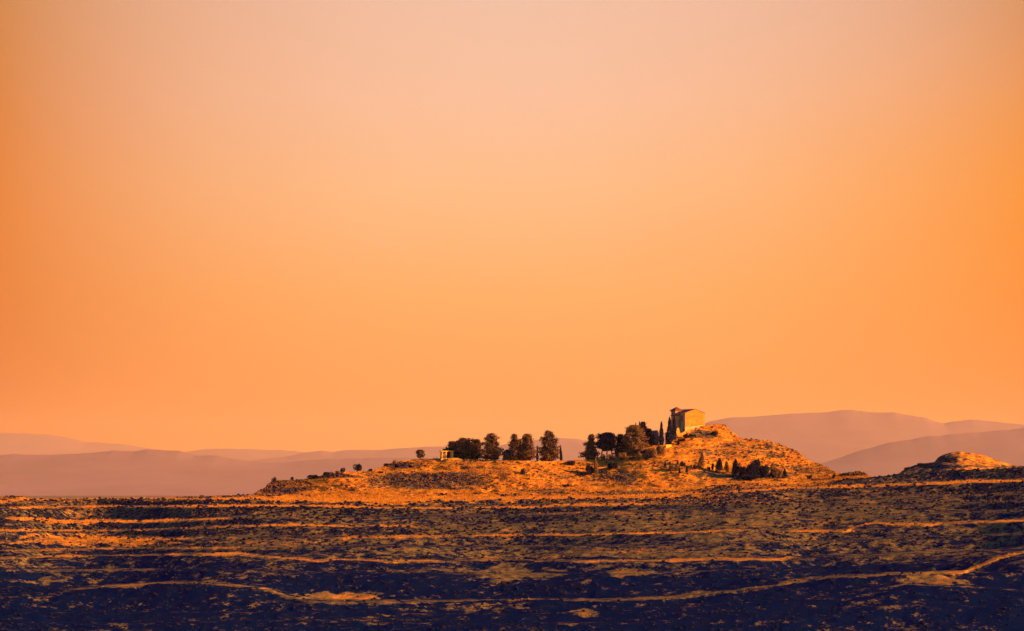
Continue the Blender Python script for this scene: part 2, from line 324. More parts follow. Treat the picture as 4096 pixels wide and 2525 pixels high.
HT = [([(1090, 1926), (1170, 1927), (1300, 1922), (1400, 1916), (1440, 1905)], 6, 1150, 1420, .12),
      ([(1440, 1893), (1520, 1885), (1700, 1892), (1800, 1890), (2000, 1886), (2060, 1890), (2180, 1900), (2300, 1915)], 8, 1480, 2200, .05),
      ([(2560, 1800), (2640, 1785), (2690, 1783), (2730, 1772), (2800, 1764), (2850, 1759), (2960, 1758), (3060, 1763)], 7, 2640, 3010, .06),
      ([(2600, 1850), (2800, 1880), (2880, 1892), (2980, 1912), (3060, 1925), (3200, 1936), (3300, 1930), (3400, 1916)], 9, 2700, 3400, .1),
      ([(1150, 1952), (1300, 1944), (1450, 1940), (1500, 1938)], 6, 1150, 1480, .1),
      ([(2700, 1800), (2850, 1796), (3000, 1800), (3130, 1812)], 5, 2720, 3120, .1),
      ([(2650, 1838), (2850, 1832), (3050, 1838), (3200, 1850)], 5, 2680, 3200, .1),
      ([(1600, 1862), (1800, 1866), (2050, 1866), (2300, 1872)], 5, 1650, 2250, .1),
      ([(2050, 1925), (2250, 1930), (2500, 1938), (2700, 1925)], 6, 2050, 2650, .1),
      ([(1500, 1975), (1700, 1966), (1900, 1972), (2100, 1975), (2400, 1962), (2600, 1958), (2800, 1945)], 9, 1200, 2700, .12)]
track = np.zeros_like(PYH)
for pts, th, xa, xb, sv in HT:
    d = pl(pts, PXHg)+1.5*fbm(PXHg/40, PYH*0, 2, 8)-PYH
    track = np.maximum(track, sst(d, -1, 2)*(1-sst(d, th, th+3))*sst(PXHg, xa-40, xa+20)*(1-sst(PXHg, xb-20, xb+40)))
HP = [(1720, 1928, 235, 40, .30), (1120, 1958, 130, 26, .12), (1320, 1904, 110, 12, .0), (1610, 1862, 90, 15, .10), (2400, 1900, 80, 40, .50), (2500, 1915, 60, 30, .45), (2815, 1738, 62, 18, .40),
      (3020, 1905, 170, 14, .05), (2600, 1975, 250, 12, .45), (3000, 1800, 260, 40, .58), (3180, 1880, 160, 28, .60), (2170, 1965, 130, 9, .25), (2840, 1895, 90, 12, .45), (3290, 1922, 60, 9, .15), (1180, 1935, 90, 14, .3), (3418, 1896, 55, 9, .2)]  # scrubbier patches; those on left-facing hollows also paint in the slope's shade
dryH = np.full(PYH.shape, 0.84)+0.34*fbm(PXHg/190, PYH/13, 4, 71)
strawH = np.ones(PYH.shape)
for cx, cy2, rx, ry, s in HP:
    r = np.sqrt(((PXHg-cx)/rx)**2+((PYH-cy2)/ry)**2)+0.4*fbm(PXHg/45, PYH/12, 3, 91)
    w = 1-sst(r, 0.6, 1.25); dryH = dryH*(1-w)+(s+(.10 if s < .5 else 0))*w
    strawH = strawH*(1-w)+w*(.22 if s < .5 else .75)
dryH = np.maximum(dryH, track*1.1)
slH = 0.40 + 0.08*fbm(PXHg/150, PYH/40, 2, 61)
slH = slH*(1-track)+0.27*track
pH = -ray(PXHg, PYH)[1]*FPX
invH = slH*FPX+pH
dpH = np.diff(PYH, axis=0)
rt = 0.5*(1/invH[1:]+1/invH[:-1])*dpH
tot = np.concatenate([np.zeros((1, ncH)), np.cumsum(rt, 0)], 0)
lnH = (tot[-1:]-tot)
# spurs and gullies: metres the slope stands forward (-) or back (+)
gul = pl([(985, 26), (1100, 12), (1250, 0), (1330, -6), (1420, -4), (1505, 8), (1620, 5), (1800, -1), (1960, -7), (2080, -8), (2200, -3), (2370, 7), (2440, 4), (2540, -4), (2640, -5), (2760, -2), (2900, 2), (3050, 8), (3250, 20), (3520, 38)], PXH)
k_ = np.exp(-0.5*(np.arange(-60, 61)/20.0)**2); k_ /= k_.sum()
gul = np.convolve(np.pad(gul, 60, 'edge'), k_, 'valid')
sh = sst(ty[None]-PYH, 0, 95)
YH = (1092.0)*np.exp(lnH) + gul[None]*sh + 2.2*fbm(PXHg/60, PYH/20, 4, 15)*sst(ty[None]-PYH, 0, 40)
H = P(PXHg, PYH, YH)
H[..., 2] += (0.16*fbm(H[..., 0]/7, H[..., 1]/7, 3, 23))*np.where(vh > 0.02, 1, 0)
SURF.append((PXH, PYH, H.copy(), 'hill'))
hb = []
for dY, dz in ((3, -0.15), (14, -1.0), (34, -5.0), (60, -18), (110, -45)):
    r0 = H[0].copy(); r0[:, 1] += dY; r0[:, 2] += dz; hb.insert(0, r0)
hf = H[-1].copy(); hf[:, 1] -= 3; hf[:, 2] -= 4
VH = np.concatenate([np.stack(hb), H, hf[None]], 0)
DH = np.concatenate([np.repeat(dryH[:1], 5, 0), dryH, dryH[-1:]], 0)
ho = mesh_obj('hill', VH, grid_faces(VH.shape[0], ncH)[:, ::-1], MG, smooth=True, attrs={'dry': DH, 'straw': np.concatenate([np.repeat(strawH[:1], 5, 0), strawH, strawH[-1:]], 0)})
tag(ho, 'long sunlit hill rising to the chapel knoll', 'hill', kind='structure')

# small knoll at the far right and low mound beyond the left fields
def knoll(name, pts, Y0, depth, base, dryv, seed, label):
    px = np.arange(pts[0][0], pts[-1][0]+1, 4.0); cy_ = pl(pts, px)+1.4*fbm(px/12, px*0, 3, seed)
    n = 60; v = np.linspace(0, 1, n)[:, None]
    py = cy_[None]*(1-v)+base*v; pg = np.broadcast_to(px[None], py.shape)
    yy = Y0 - depth*v + 3*fbm(pg/50, py/14, 4, seed+3)*np.sin(v*math.pi)
    K = P(pg, py, yy); K[..., 2] += 0.9*fbm(K[..., 0]/6, K[..., 1]/6, 5, seed+5)*(v > 0.03)
    SURF.append((px, py, K.copy(), name))
    b = []
    for dY, dz in ((8, -0.6), (30, -5), (90, -30)):
        r0 = K[0].copy(); r0[:, 1] += dY; r0[:, 2] += dz; b.insert(0, r0)
    VV = np.concatenate([np.stack(b), K], 0)
    dd = np.full(VV.shape[:2], 0.0) + dryv(np.broadcast_to(px[None], VV.shape[:2]), np.concatenate([np.repeat(py[:1], 3, 0), py], 0))
    o = mesh_obj(name, VV, grid_faces(VV.shape[0], len(px))[:, ::-1], MG, smooth=True, attrs={'dry': dd, 'straw': np.clip(dd*1.5, 0, 1)}); tag(o, label, 'hill', kind='structure')
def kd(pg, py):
    d = 0.44+0.26*sst(pg+40*fbm(pg/30, py/10, 3, 9), 3760, 3860); d = d*(1-0.8*np.exp(-((pg-3790)/35)**2-((py-1835)/12)**2)); return d-0.35*np.exp(-((py-1868)/5)**2)  # drier to the right: the knoll's sunlit flank is painted into the cover
knoll('hill', [(3560, 1905), (3600, 1893), (3615, 1881), (3632, 1872), (3660, 1861), (3690, 1854), (3735, 1849), (3755, 1842), (3757, 1829), (3770, 1819), (3800, 1811), (3840, 1806), (3870, 1809), (3940, 1822), (4000, 1845), (4050, 1861), (4096, 1864), (4200, 1866), (4500, 1880)], 1330, 70, 1912, kd, 200, 'rocky knoll with a sunlit right flank at the far right')

def at(px, py, which=None):
    """the point of the terrain seen through a photo pixel"""
    for pxa, pyg, S, nm in ([SURF[1], SURF[2], SURF[0]] if which is None else [SURF[which]]):
        if px < pxa[0] or px > pxa[-1]: continue
        c = (px-pxa[0])/(pxa[1]-pxa[0]); i = int(min(c, len(pxa)-2)); f = c-i
        col = pyg[:, i]*(1-f)+pyg[:, i+1]*f
        if py < col[0]-14 or py > col[-1]: continue
        pyc = max(py, col[0])
        r = np.interp(pyc, col, np.arange(len(col))); j = int(min(r, len(col)-2)); g = r-j
        Q = (S[j, i]*(1-f)+S[j, i+1]*f)*(1-g)+(S[j+1, i]*(1-f)+S[j+1, i+1]*f)*g
        return Vector(Q)
    raise ValueError((px, py))

# ------------------------------------------------------------------ mountains
def range_(name, pts, Y0, depth, seed, rough, label):
    px = np.arange(pts[0][0], pts[-1][0]+1, 8.0)
    cy_ = pl(pts, px)+rough*fbm(px/40, px*0, 4, seed)
    crest = P(px, cy_, Y0); n = 26; zb = -115.0
    kc = np.exp(-0.5*(np.arange(-90, 91)/30.0)**2); kc /= kc.sum(); cs = np.convolve(np.pad(crest[:, 2], 90, 'edge'), kc, 'valid')
    rows = []
    for i in range(n):
        v = i/(n-1); r0 = crest.copy(); r0[:, 1] = Y0-depth*v; r0[:, 0] *= (Y0-depth*v*0.5)/Y0
        z = zb+(cs-zb)*(1-v)**1.15+(crest[:, 2]-cs)*(1-v)**8
        z += (crest[:, 2]-zb)*0.05*fbm(r0[:, 0]/(Y0*0.03), r0[:, 1]/(Y0*0.03), 4, seed+1)*math.sin(v*math.pi)
        r0[:, 2] = z; rows.append(r0)
    for dY, f in ((depth*.3, .8), (depth*.7, .35), (depth, 0)):
        r0 = crest.copy(); r0[:, 1] += dY; r0[:, 2] = zb+(crest[:, 2]-zb)*f; rows.insert(0, r0)
    o = mesh_obj(name, np.stack(rows), grid_faces(len(rows), len(px))[:, ::-1], M_MTN, smooth=True); tag(o, label, 'mountains', kind='structure')
range_('mountains', [(-2400, 1700), (-900, 1735), (-300, 1722), (0, 1733), (180, 1738), (240, 1745), (340, 1768), (450, 1774), (540, 1784), (590, 1794), (700, 1812), (750, 1806), (850, 1795), (960, 1796), (1030, 1799), (1150, 1802), (1250, 1812), (1500, 1822), (2000, 1830), (2600, 1850)], 80000, 12000, 301, 2.5, 'pale hazy ridge on the left horizon')
range_('mountains', [(700, 1880), (900, 1850), (1080, 1834), (1145, 1826), (1227, 1809), (1290, 1803), (1335, 1807), (1390, 1800), (1500, 1800), (1700, 1787), (2003, 1780), (2125, 1762), (2233, 1752), (2300, 1755), (2400, 1775), (2600, 1740), (2750, 1715), (2850, 1684), (2920, 1671), (3000, 1668), (3150, 1656), (3250, 1652), (3310, 1650), (3366, 1640), (3410, 1641), (3482, 1650), (3581, 1650), (3630, 1661), (3697, 1669), (3730, 1683), (3773, 1694), (3812, 1686), (3888, 1678), (3961, 1686), (4096, 1699), (4500, 1720), (5200, 1690), (6400, 1740)], 66000, 10000, 311, 1.6, 'broad mauve ridge behind the chapel hill')
range_('mountains', [(-2400, 1790), (-800, 1830), (0, 1820), (60, 1817), (150, 1820), (250, 1818), (310, 1813), (400, 1810), (450, 1802), (540, 1804), (590, 1797), (650, 1801), (720, 1805), (780, 1821), (860, 1822), (930, 1836), (1050, 1852), (1150, 1850), (1300, 1838), (1600, 1830), (2000, 1850), (2600, 1890), (3100, 1930)], 42000, 7000, 321, 3.0, 'darker near ridge on the left horizon')
range_('mountains', [(3000, 1930), (3300, 1850), (3450, 1800), (3560, 1772), (3700, 1748), (3850, 1735), (4000, 1722), (4096, 1712), (4500, 1690), (5300, 1730), (6400, 1700)], 50000, 8000, 331, 2.5, 'darker near ridge on the right horizon')

# ------------------------------------------------------------------ foliage
def rand_unit(n, r):
    v = r.normal(size=(n, 3)); return v/np.linalg.norm(v, axis=1)[:, None]
def leaf_faces(cent, size, r):
    n = len(cent); a = rand_unit(n, r); b = np.cross(a, rand_unit(n, r)); b /= np.linalg.norm(b, axis=1)[:, None]+1e-9
    size = np.asarray(size)*np.ones(n); s = size[:, None]
    V = np.stack([cent-a*s*.55, cent+b*s*.4, cent+a*s*.6, cent-b*s*.4], 1).reshape(-1, 3)
    return V, np.arange(4*n).reshape(n, 4)
class Tube:
    def __init__(s): s.v = []; s.f = []
    def add(s, a, b, r0, r1, k=7):
        a = Vector(a); b = Vector(b); d = (b-a).normalized(); u = d.orthogonal().normalized(); w = d.cross(u); o = len(s.v)
        for c, r in ((a, r0), (b, r1)):
            for i in range(k):
                t = 2*math.pi*i/k; s.v.append(c+(u*math.cos(t)+w*math.sin(t))*r)
        for i in range(k): s.f.append((o+i, o+(i+1) % k, o+k+(i+1) % k, o+k+i))
        s.f.append(tuple(o+k+i for i in range(k)))
def conifer(name, loc, h, wl, wr, mat, label, cat, group, seed, prof='cone', lo=0.04, dens=1.0, leaf=0.36, taper=0.8, trunks=1):
    """crown of many needle clumps on whorled limbs; wl / wr half widths to the left and right"""
    r = np.random.default_rng(seed); root = empty(name, loc, label, cat, group)
    t = Tube(); C = []
    lean = r.uniform(-.02, .02)*h
    for k in range(trunks):
        ox = 0 if trunks == 1 else (k-(trunks-1)/2)*0.28*(wl+wr)
        zz = [0, .3*h, .65*h, .93*h]; rad = [.024*h+.08, .018*h+.05, .010*h+.03, .02]
        pts = [Vector((ox*(1-z/h*.5)+lean*z/h+r.uniform(-.1, .1)*(i > 0), r.uniform(-.1, .1), z)) for i, z in enumerate(zz)]
        for i in range(3): t.add(pts[i], pts[i+1], rad[i], rad[i+1])
    nw = int(h*2.6)
    for i in range(nw):
        q = lo+(1-lo)*(i+r.uniform(-.3, .3))/nw; q = min(max(q, lo), .985); u = (q-lo)/(1-lo)
        if prof == 'cone': R = (1-u)**taper*(0.75+0.25*min(1, u*8))
        elif prof == 'oval': R = min(1, .8+1.2*u)*(1-u)**.42
        else: R = math.sqrt(max(0, 1-(u-.42)**2/.34))
        for k in range(7):
            a = r.uniform(0, 2*math.pi); w = (wr if math.cos(a) > 0 else wl)*(1+.22*math.sin(q*17+seed+2*a)*(q < .9))
            R2 = R*w*(r.uniform(.62, 1.12) if r.random() > .18 else r.uniform(.2, .6)); 
            ex, ey = math.cos(a)*R2, math.sin(a)*R2*.9; z0 = q*h; zt = z0+R2*r.uniform(-.12, .32)
            if k < 3 and R2 > .7: t.add((lean*q, 0, z0-.2), (ex*.85, ey*.85, min(zt, h)), .05+.006*h*(1-q), .02, 5)
            nl = int((16+23*R2)*dens)
            s = r.uniform(.18, 1, nl)**.7
            c = np.stack([lean*q+ex*s, ey*s, z0+(zt-z0)*s], 1)+r.normal(size=(nl, 3))*np.array([.26, .26, .17])*(.6+.09*h)
            C.append(c)
    C = np.concatenate(C); C = C[(C[:, 2] > lo*h*.6) & (C[:, 2] < h*1.02)]
    v, f = leaf_faces(C, leaf*r.uniform(.7, 1.3, len(C)), r)
    mesh_obj('trunk', t.v, t.f, M_BARK, root); mesh_obj('crown', v, f, mat, root)
    return root
def cypress(name, loc, h, w, mat, label, cat, group, seed, lean=0.0):
    r = np.random.default_rng(seed); root = empty(name, loc, label, cat, group)
    t = Tube(); t.add((0, 0, 0), (lean*.5, 0, h*.5), .12+.012*h, .09, 6); t.add((lean*.5, 0, h*.5), (lean, 0, h*.92), .09, .02, 6)
    n = int(120+h*w*190); q = r.uniform(0.03, 1, n); R = w*np.minimum(1, (q/.18)**.7)*(1-q)**.62*(1+.15*np.sin(q*21+seed)); a = r.uniform(0, 6.283, n); s = r.uniform(.35, 1.05, n)
    C = np.stack([np.cos(a)*R*s+lean*q, np.sin(a)*R*s, q*h], 1)
    v, f = leaf_faces(C, .34*r.uniform(.7, 1.3, n), r)
    mesh_obj('trunk', t.v, t.f, M_BARK, root); mesh_obj('crown', v, f, mat, root); return root
def shrub_mesh(w, h, r, n=None, leaf=.3):
    w = w*1.15; n = n or int(160+w*w*h*130); nb = 5
    cen = np.stack([r.uniform(-.55, .55, nb)*w, r.uniform(-.4, .4, nb)*w, r.uniform(.3, .75, nb)*h], 1); rad = np.stack([r.uniform(.35, .6, nb)*w, r.uniform(.35, .6, nb)*w, r.uniform(.3, .45, nb)*h], 1)
    k = r.integers(0, nb, n); d = rand_unit(n, r)*(r.uniform(.2, 1, n)**.4)[:, None]; C = cen[k]+d*rad[k]
    if h > 2.6*w: C[:, 2] = C[:, 2]*1.08; C[:, :2] *= np.clip(1.35-.95*C[:, 2]/h, .2, 1.3)[:, None]
    C = C[(C[:, 2] > -.1)]
    st = np.stack([r.uniform(-.2, .2, 30)*w, r.uniform(-.2, .2, 30)*w, r.uniform(0, .4, 30)*h], 1); C = np.concatenate([C, st])
    return leaf_faces(C, leaf*r.uniform(.6, 1.3, len(C)), r)
MPP = lambda Yd: Yd/FPX     # metres per photo pixel at a distance

PINES = 'pine trees on the hilltop'
def tree_at(px, pyb, pyt, hwl, hwr, kind, mat, label, seed, dback=6.0, group=PINES, which=1, **kw):
    b = at(px, pyb, which); b.y += dback; s = b.y/(b.y-dback); b.x *= s
    _, tt = ray(px, pyt); h = float(tt)*b.y - b.z; m = MPP(b.y)
    b.z -= 0.15
    hwl *= 1.2; hwr *= 1.2
    if kind == 'cyp': return cypress('cypress_tree', b, h+.15, hwl*m, mat, label, 'cypress', 'slim cypresses on the hill', seed, kw.get('lean', 0))
    return conifer('pine_tree', b, h+.15, hwl*m, hwr*m, mat, label, 'tree', group, seed, prof=kind, **kw)
# hilltop row, left to right
tree_at(1681, 1836, 1800, 14, 15, 'round', M_PINE, 'small round tree standing alone on the bare brow left of the columns', 11, 1.5, lo=.25, group=None, leaf=.34)
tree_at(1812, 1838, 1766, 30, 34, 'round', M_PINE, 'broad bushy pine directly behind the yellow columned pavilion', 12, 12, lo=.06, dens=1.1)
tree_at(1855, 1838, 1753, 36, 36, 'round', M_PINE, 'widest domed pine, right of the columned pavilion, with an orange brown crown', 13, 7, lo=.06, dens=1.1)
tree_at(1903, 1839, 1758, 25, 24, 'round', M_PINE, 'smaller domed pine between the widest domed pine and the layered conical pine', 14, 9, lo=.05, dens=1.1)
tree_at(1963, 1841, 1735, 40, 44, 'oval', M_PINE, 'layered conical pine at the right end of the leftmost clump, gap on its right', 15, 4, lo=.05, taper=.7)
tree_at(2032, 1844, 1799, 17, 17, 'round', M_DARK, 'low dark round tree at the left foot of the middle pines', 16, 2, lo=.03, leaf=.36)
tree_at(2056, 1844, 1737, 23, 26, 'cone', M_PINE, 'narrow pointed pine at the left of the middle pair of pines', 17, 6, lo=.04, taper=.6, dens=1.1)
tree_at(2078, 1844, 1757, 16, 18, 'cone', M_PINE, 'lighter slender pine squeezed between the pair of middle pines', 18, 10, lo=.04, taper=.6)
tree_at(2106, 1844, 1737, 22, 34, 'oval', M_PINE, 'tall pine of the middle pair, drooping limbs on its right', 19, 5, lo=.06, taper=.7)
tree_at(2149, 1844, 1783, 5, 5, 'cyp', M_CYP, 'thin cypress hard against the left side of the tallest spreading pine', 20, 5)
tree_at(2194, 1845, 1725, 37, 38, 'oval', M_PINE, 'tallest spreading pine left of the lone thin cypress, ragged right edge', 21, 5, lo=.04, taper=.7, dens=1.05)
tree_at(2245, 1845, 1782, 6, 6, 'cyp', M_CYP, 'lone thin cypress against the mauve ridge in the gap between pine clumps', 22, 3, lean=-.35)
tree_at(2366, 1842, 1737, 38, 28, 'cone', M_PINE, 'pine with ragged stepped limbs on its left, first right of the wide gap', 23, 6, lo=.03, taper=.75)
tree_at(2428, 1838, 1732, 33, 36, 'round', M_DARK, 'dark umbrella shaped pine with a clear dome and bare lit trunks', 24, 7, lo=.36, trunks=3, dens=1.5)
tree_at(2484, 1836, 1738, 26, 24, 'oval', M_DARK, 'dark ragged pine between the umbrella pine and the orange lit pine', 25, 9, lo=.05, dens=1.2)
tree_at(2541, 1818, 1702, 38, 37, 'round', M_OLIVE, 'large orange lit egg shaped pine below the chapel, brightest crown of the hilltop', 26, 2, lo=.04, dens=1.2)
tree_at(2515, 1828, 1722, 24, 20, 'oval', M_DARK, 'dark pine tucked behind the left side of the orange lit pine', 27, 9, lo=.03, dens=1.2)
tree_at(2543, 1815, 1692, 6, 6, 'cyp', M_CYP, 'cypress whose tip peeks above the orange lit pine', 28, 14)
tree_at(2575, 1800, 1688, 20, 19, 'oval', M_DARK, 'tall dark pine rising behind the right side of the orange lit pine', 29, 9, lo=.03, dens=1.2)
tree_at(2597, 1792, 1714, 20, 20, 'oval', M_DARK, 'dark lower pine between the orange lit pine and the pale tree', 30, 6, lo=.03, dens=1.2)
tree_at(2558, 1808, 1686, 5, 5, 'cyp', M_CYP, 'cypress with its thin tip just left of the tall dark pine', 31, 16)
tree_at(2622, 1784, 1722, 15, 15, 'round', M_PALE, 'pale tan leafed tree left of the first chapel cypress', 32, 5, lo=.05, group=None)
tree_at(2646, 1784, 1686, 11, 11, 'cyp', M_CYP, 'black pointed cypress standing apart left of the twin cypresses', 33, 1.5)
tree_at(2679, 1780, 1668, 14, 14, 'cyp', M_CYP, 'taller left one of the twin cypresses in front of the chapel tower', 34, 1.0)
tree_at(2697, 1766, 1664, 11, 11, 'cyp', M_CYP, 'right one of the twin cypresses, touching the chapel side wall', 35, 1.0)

def shrub_at(px, pyb, hw, hpx, mat, label, seed, which=1, name='shrub', cat='bush', group=None, dback=0.6, leaf=.28):
    b = at(px, pyb, which); m = MPP(b.y); r = np.random.default_rng(seed); b.y += dback; b.z -= .1
    v, f = shrub_mesh(hw*m, hpx*m+.1, r, leaf=leaf); o = mesh_obj(name, v, f, mat); o.location = b
    return tag(o, label, cat, group)
SK, HS, FR = 'bushes on the skyline of the hill', 'bushes on the hillside', 'small trees along the foot of the chapel hill'
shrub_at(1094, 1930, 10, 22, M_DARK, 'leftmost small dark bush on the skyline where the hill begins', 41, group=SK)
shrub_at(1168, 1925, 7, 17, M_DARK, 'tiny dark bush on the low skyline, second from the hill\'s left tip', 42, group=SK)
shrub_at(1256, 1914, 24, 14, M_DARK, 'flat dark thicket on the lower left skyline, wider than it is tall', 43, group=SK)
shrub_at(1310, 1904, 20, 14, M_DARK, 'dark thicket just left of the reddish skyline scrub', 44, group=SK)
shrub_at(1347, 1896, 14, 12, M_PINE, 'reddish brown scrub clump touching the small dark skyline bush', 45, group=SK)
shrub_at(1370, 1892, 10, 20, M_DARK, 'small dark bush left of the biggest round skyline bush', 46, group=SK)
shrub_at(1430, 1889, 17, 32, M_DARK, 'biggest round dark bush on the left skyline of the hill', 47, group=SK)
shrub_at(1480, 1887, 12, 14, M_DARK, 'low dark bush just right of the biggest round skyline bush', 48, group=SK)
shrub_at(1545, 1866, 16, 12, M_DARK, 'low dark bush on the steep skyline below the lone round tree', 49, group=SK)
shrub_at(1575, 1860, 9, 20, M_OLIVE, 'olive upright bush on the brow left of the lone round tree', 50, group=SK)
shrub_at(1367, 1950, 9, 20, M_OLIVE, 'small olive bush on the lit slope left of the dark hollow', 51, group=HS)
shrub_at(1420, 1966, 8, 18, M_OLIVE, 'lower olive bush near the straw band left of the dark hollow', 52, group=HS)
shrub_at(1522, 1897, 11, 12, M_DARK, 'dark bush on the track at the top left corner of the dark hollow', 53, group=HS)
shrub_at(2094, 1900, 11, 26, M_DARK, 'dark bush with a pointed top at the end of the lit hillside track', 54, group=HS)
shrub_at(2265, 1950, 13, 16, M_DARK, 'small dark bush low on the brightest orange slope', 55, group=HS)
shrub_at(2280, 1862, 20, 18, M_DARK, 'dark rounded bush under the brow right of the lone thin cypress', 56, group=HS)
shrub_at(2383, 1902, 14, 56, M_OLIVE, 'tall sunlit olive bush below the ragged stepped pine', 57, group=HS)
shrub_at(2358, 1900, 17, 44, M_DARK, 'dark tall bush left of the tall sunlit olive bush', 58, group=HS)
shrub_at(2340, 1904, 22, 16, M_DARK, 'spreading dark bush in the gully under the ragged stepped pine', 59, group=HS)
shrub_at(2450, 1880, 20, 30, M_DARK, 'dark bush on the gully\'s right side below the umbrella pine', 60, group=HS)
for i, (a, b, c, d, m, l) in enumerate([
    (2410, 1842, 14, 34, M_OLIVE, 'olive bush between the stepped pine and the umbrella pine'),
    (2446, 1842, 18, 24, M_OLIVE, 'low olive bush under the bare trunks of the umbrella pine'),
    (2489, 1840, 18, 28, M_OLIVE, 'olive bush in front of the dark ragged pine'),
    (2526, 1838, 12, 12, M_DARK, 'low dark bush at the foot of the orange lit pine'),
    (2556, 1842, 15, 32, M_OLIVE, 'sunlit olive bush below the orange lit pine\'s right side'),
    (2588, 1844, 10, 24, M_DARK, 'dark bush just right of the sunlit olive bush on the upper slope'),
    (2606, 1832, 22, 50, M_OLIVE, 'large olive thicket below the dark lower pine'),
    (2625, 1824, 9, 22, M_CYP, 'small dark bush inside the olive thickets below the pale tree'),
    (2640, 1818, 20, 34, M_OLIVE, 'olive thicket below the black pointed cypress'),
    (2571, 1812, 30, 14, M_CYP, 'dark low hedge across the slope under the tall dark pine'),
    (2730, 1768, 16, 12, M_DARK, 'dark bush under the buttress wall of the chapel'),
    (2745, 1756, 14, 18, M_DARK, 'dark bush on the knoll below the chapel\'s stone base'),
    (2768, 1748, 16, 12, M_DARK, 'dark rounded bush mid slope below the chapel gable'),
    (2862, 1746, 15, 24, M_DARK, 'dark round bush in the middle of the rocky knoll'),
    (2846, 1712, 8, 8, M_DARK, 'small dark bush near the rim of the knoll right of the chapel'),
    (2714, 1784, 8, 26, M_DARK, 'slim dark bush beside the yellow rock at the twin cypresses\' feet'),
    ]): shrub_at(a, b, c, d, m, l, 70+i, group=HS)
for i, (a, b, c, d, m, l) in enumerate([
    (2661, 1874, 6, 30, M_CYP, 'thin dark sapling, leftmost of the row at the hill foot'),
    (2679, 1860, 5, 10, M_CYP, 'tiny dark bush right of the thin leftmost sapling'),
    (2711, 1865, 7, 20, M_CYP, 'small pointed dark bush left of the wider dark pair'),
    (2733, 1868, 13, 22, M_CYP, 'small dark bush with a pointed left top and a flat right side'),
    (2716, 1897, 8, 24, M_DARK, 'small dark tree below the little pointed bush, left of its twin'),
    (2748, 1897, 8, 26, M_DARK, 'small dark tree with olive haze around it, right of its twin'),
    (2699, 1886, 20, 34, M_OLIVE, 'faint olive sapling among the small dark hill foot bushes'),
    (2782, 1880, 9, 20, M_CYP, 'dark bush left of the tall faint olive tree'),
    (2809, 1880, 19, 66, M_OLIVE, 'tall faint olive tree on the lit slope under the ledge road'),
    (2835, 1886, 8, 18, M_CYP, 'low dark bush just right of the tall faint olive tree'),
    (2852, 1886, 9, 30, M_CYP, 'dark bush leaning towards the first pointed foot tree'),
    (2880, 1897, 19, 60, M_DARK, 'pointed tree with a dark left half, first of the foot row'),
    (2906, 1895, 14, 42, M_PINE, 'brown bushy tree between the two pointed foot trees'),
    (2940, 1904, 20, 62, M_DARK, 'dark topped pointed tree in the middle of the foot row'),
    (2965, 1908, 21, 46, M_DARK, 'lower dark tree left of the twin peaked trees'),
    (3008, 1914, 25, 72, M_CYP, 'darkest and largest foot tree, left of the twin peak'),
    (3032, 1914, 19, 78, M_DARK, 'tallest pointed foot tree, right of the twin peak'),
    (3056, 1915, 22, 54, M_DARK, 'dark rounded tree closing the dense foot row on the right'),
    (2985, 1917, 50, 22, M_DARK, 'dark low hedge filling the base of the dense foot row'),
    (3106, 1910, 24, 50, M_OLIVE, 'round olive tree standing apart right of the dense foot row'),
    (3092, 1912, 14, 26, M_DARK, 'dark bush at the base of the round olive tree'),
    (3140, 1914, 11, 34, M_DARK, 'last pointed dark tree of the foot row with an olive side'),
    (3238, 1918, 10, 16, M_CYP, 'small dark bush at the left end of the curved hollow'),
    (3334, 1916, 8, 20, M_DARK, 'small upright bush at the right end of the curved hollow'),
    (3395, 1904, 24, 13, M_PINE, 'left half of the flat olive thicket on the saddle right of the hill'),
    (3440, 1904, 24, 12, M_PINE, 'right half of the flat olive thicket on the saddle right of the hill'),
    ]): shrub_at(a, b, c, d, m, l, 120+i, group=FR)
shrub_at(3772, 1836, 17, 18, M_DARK, 'dark bush overhanging the step of the right knoll', 160, which=2, group='bushes on the right knoll')
shrub_at(3800, 1846, 14, 12, M_DARK, 'dark bush below the summit of the right knoll', 161, which=2, group='bushes on the right knoll')
shrub_at(3632, 1880, 14, 10, M_DARK, 'dark bush at the left tip of the right knoll', 162, which=2, group='bushes on the right knoll')
shrub_at(3700, 1864, 30, 9, M_DARK, 'long low thicket on the left ledge of the right knoll', 163, which=2, group='bushes on the right knoll')

# ------------------------------------------------------------------ chapel
class MB:
    def __init__(s): s.v = []; s.f = []
    def poly(s, pts): o = len(s.v); s.v += [Vector(p) for p in pts]; s.f.append(tuple(range(o, o+len(pts))))
    def hexa(s, c):
        o = len(s.v); s.v += [Vector(p) for p in c]
        s.f += [(o+3, o+2, o+1, o), (o+4, o+5, o+6, o+7), (o, o+1, o+5, o+4), (o+1, o+2, o+6, o+5), (o+2, o+3, o+7, o+6), (o+3, o, o+4, o+7)]
    def box(s, x0, x1, y0, y1, z0, z1): s.hexa([(x0, y0, z0), (x1, y0, z0), (x1, y1, z0), (x0, y1, z0), (x0, y0, z1), (x1, y0, z1), (x1, y1, z1), (x0, y1, z1)])
    def obj(s, name, mat, parent=None): return mesh_obj(name, [tuple(v) for v in s.v], s.f, mat, parent)
def prism(pts, y0, y1):
    """closed prism along y from an (x, z) outline given counter clockwise seen from -y"""
    m = MB(); n = len(pts); m.v = [Vector((x, y0, z)) for x, z in pts]+[Vector((x, y1, z)) for x, z in pts]
    m.f = [tuple(range(n)), tuple(range(2*n-1, n-1, -1))]+[(i, i+n, (i+1) % n+n, (i+1) % n) for i in range(n)]
    return m
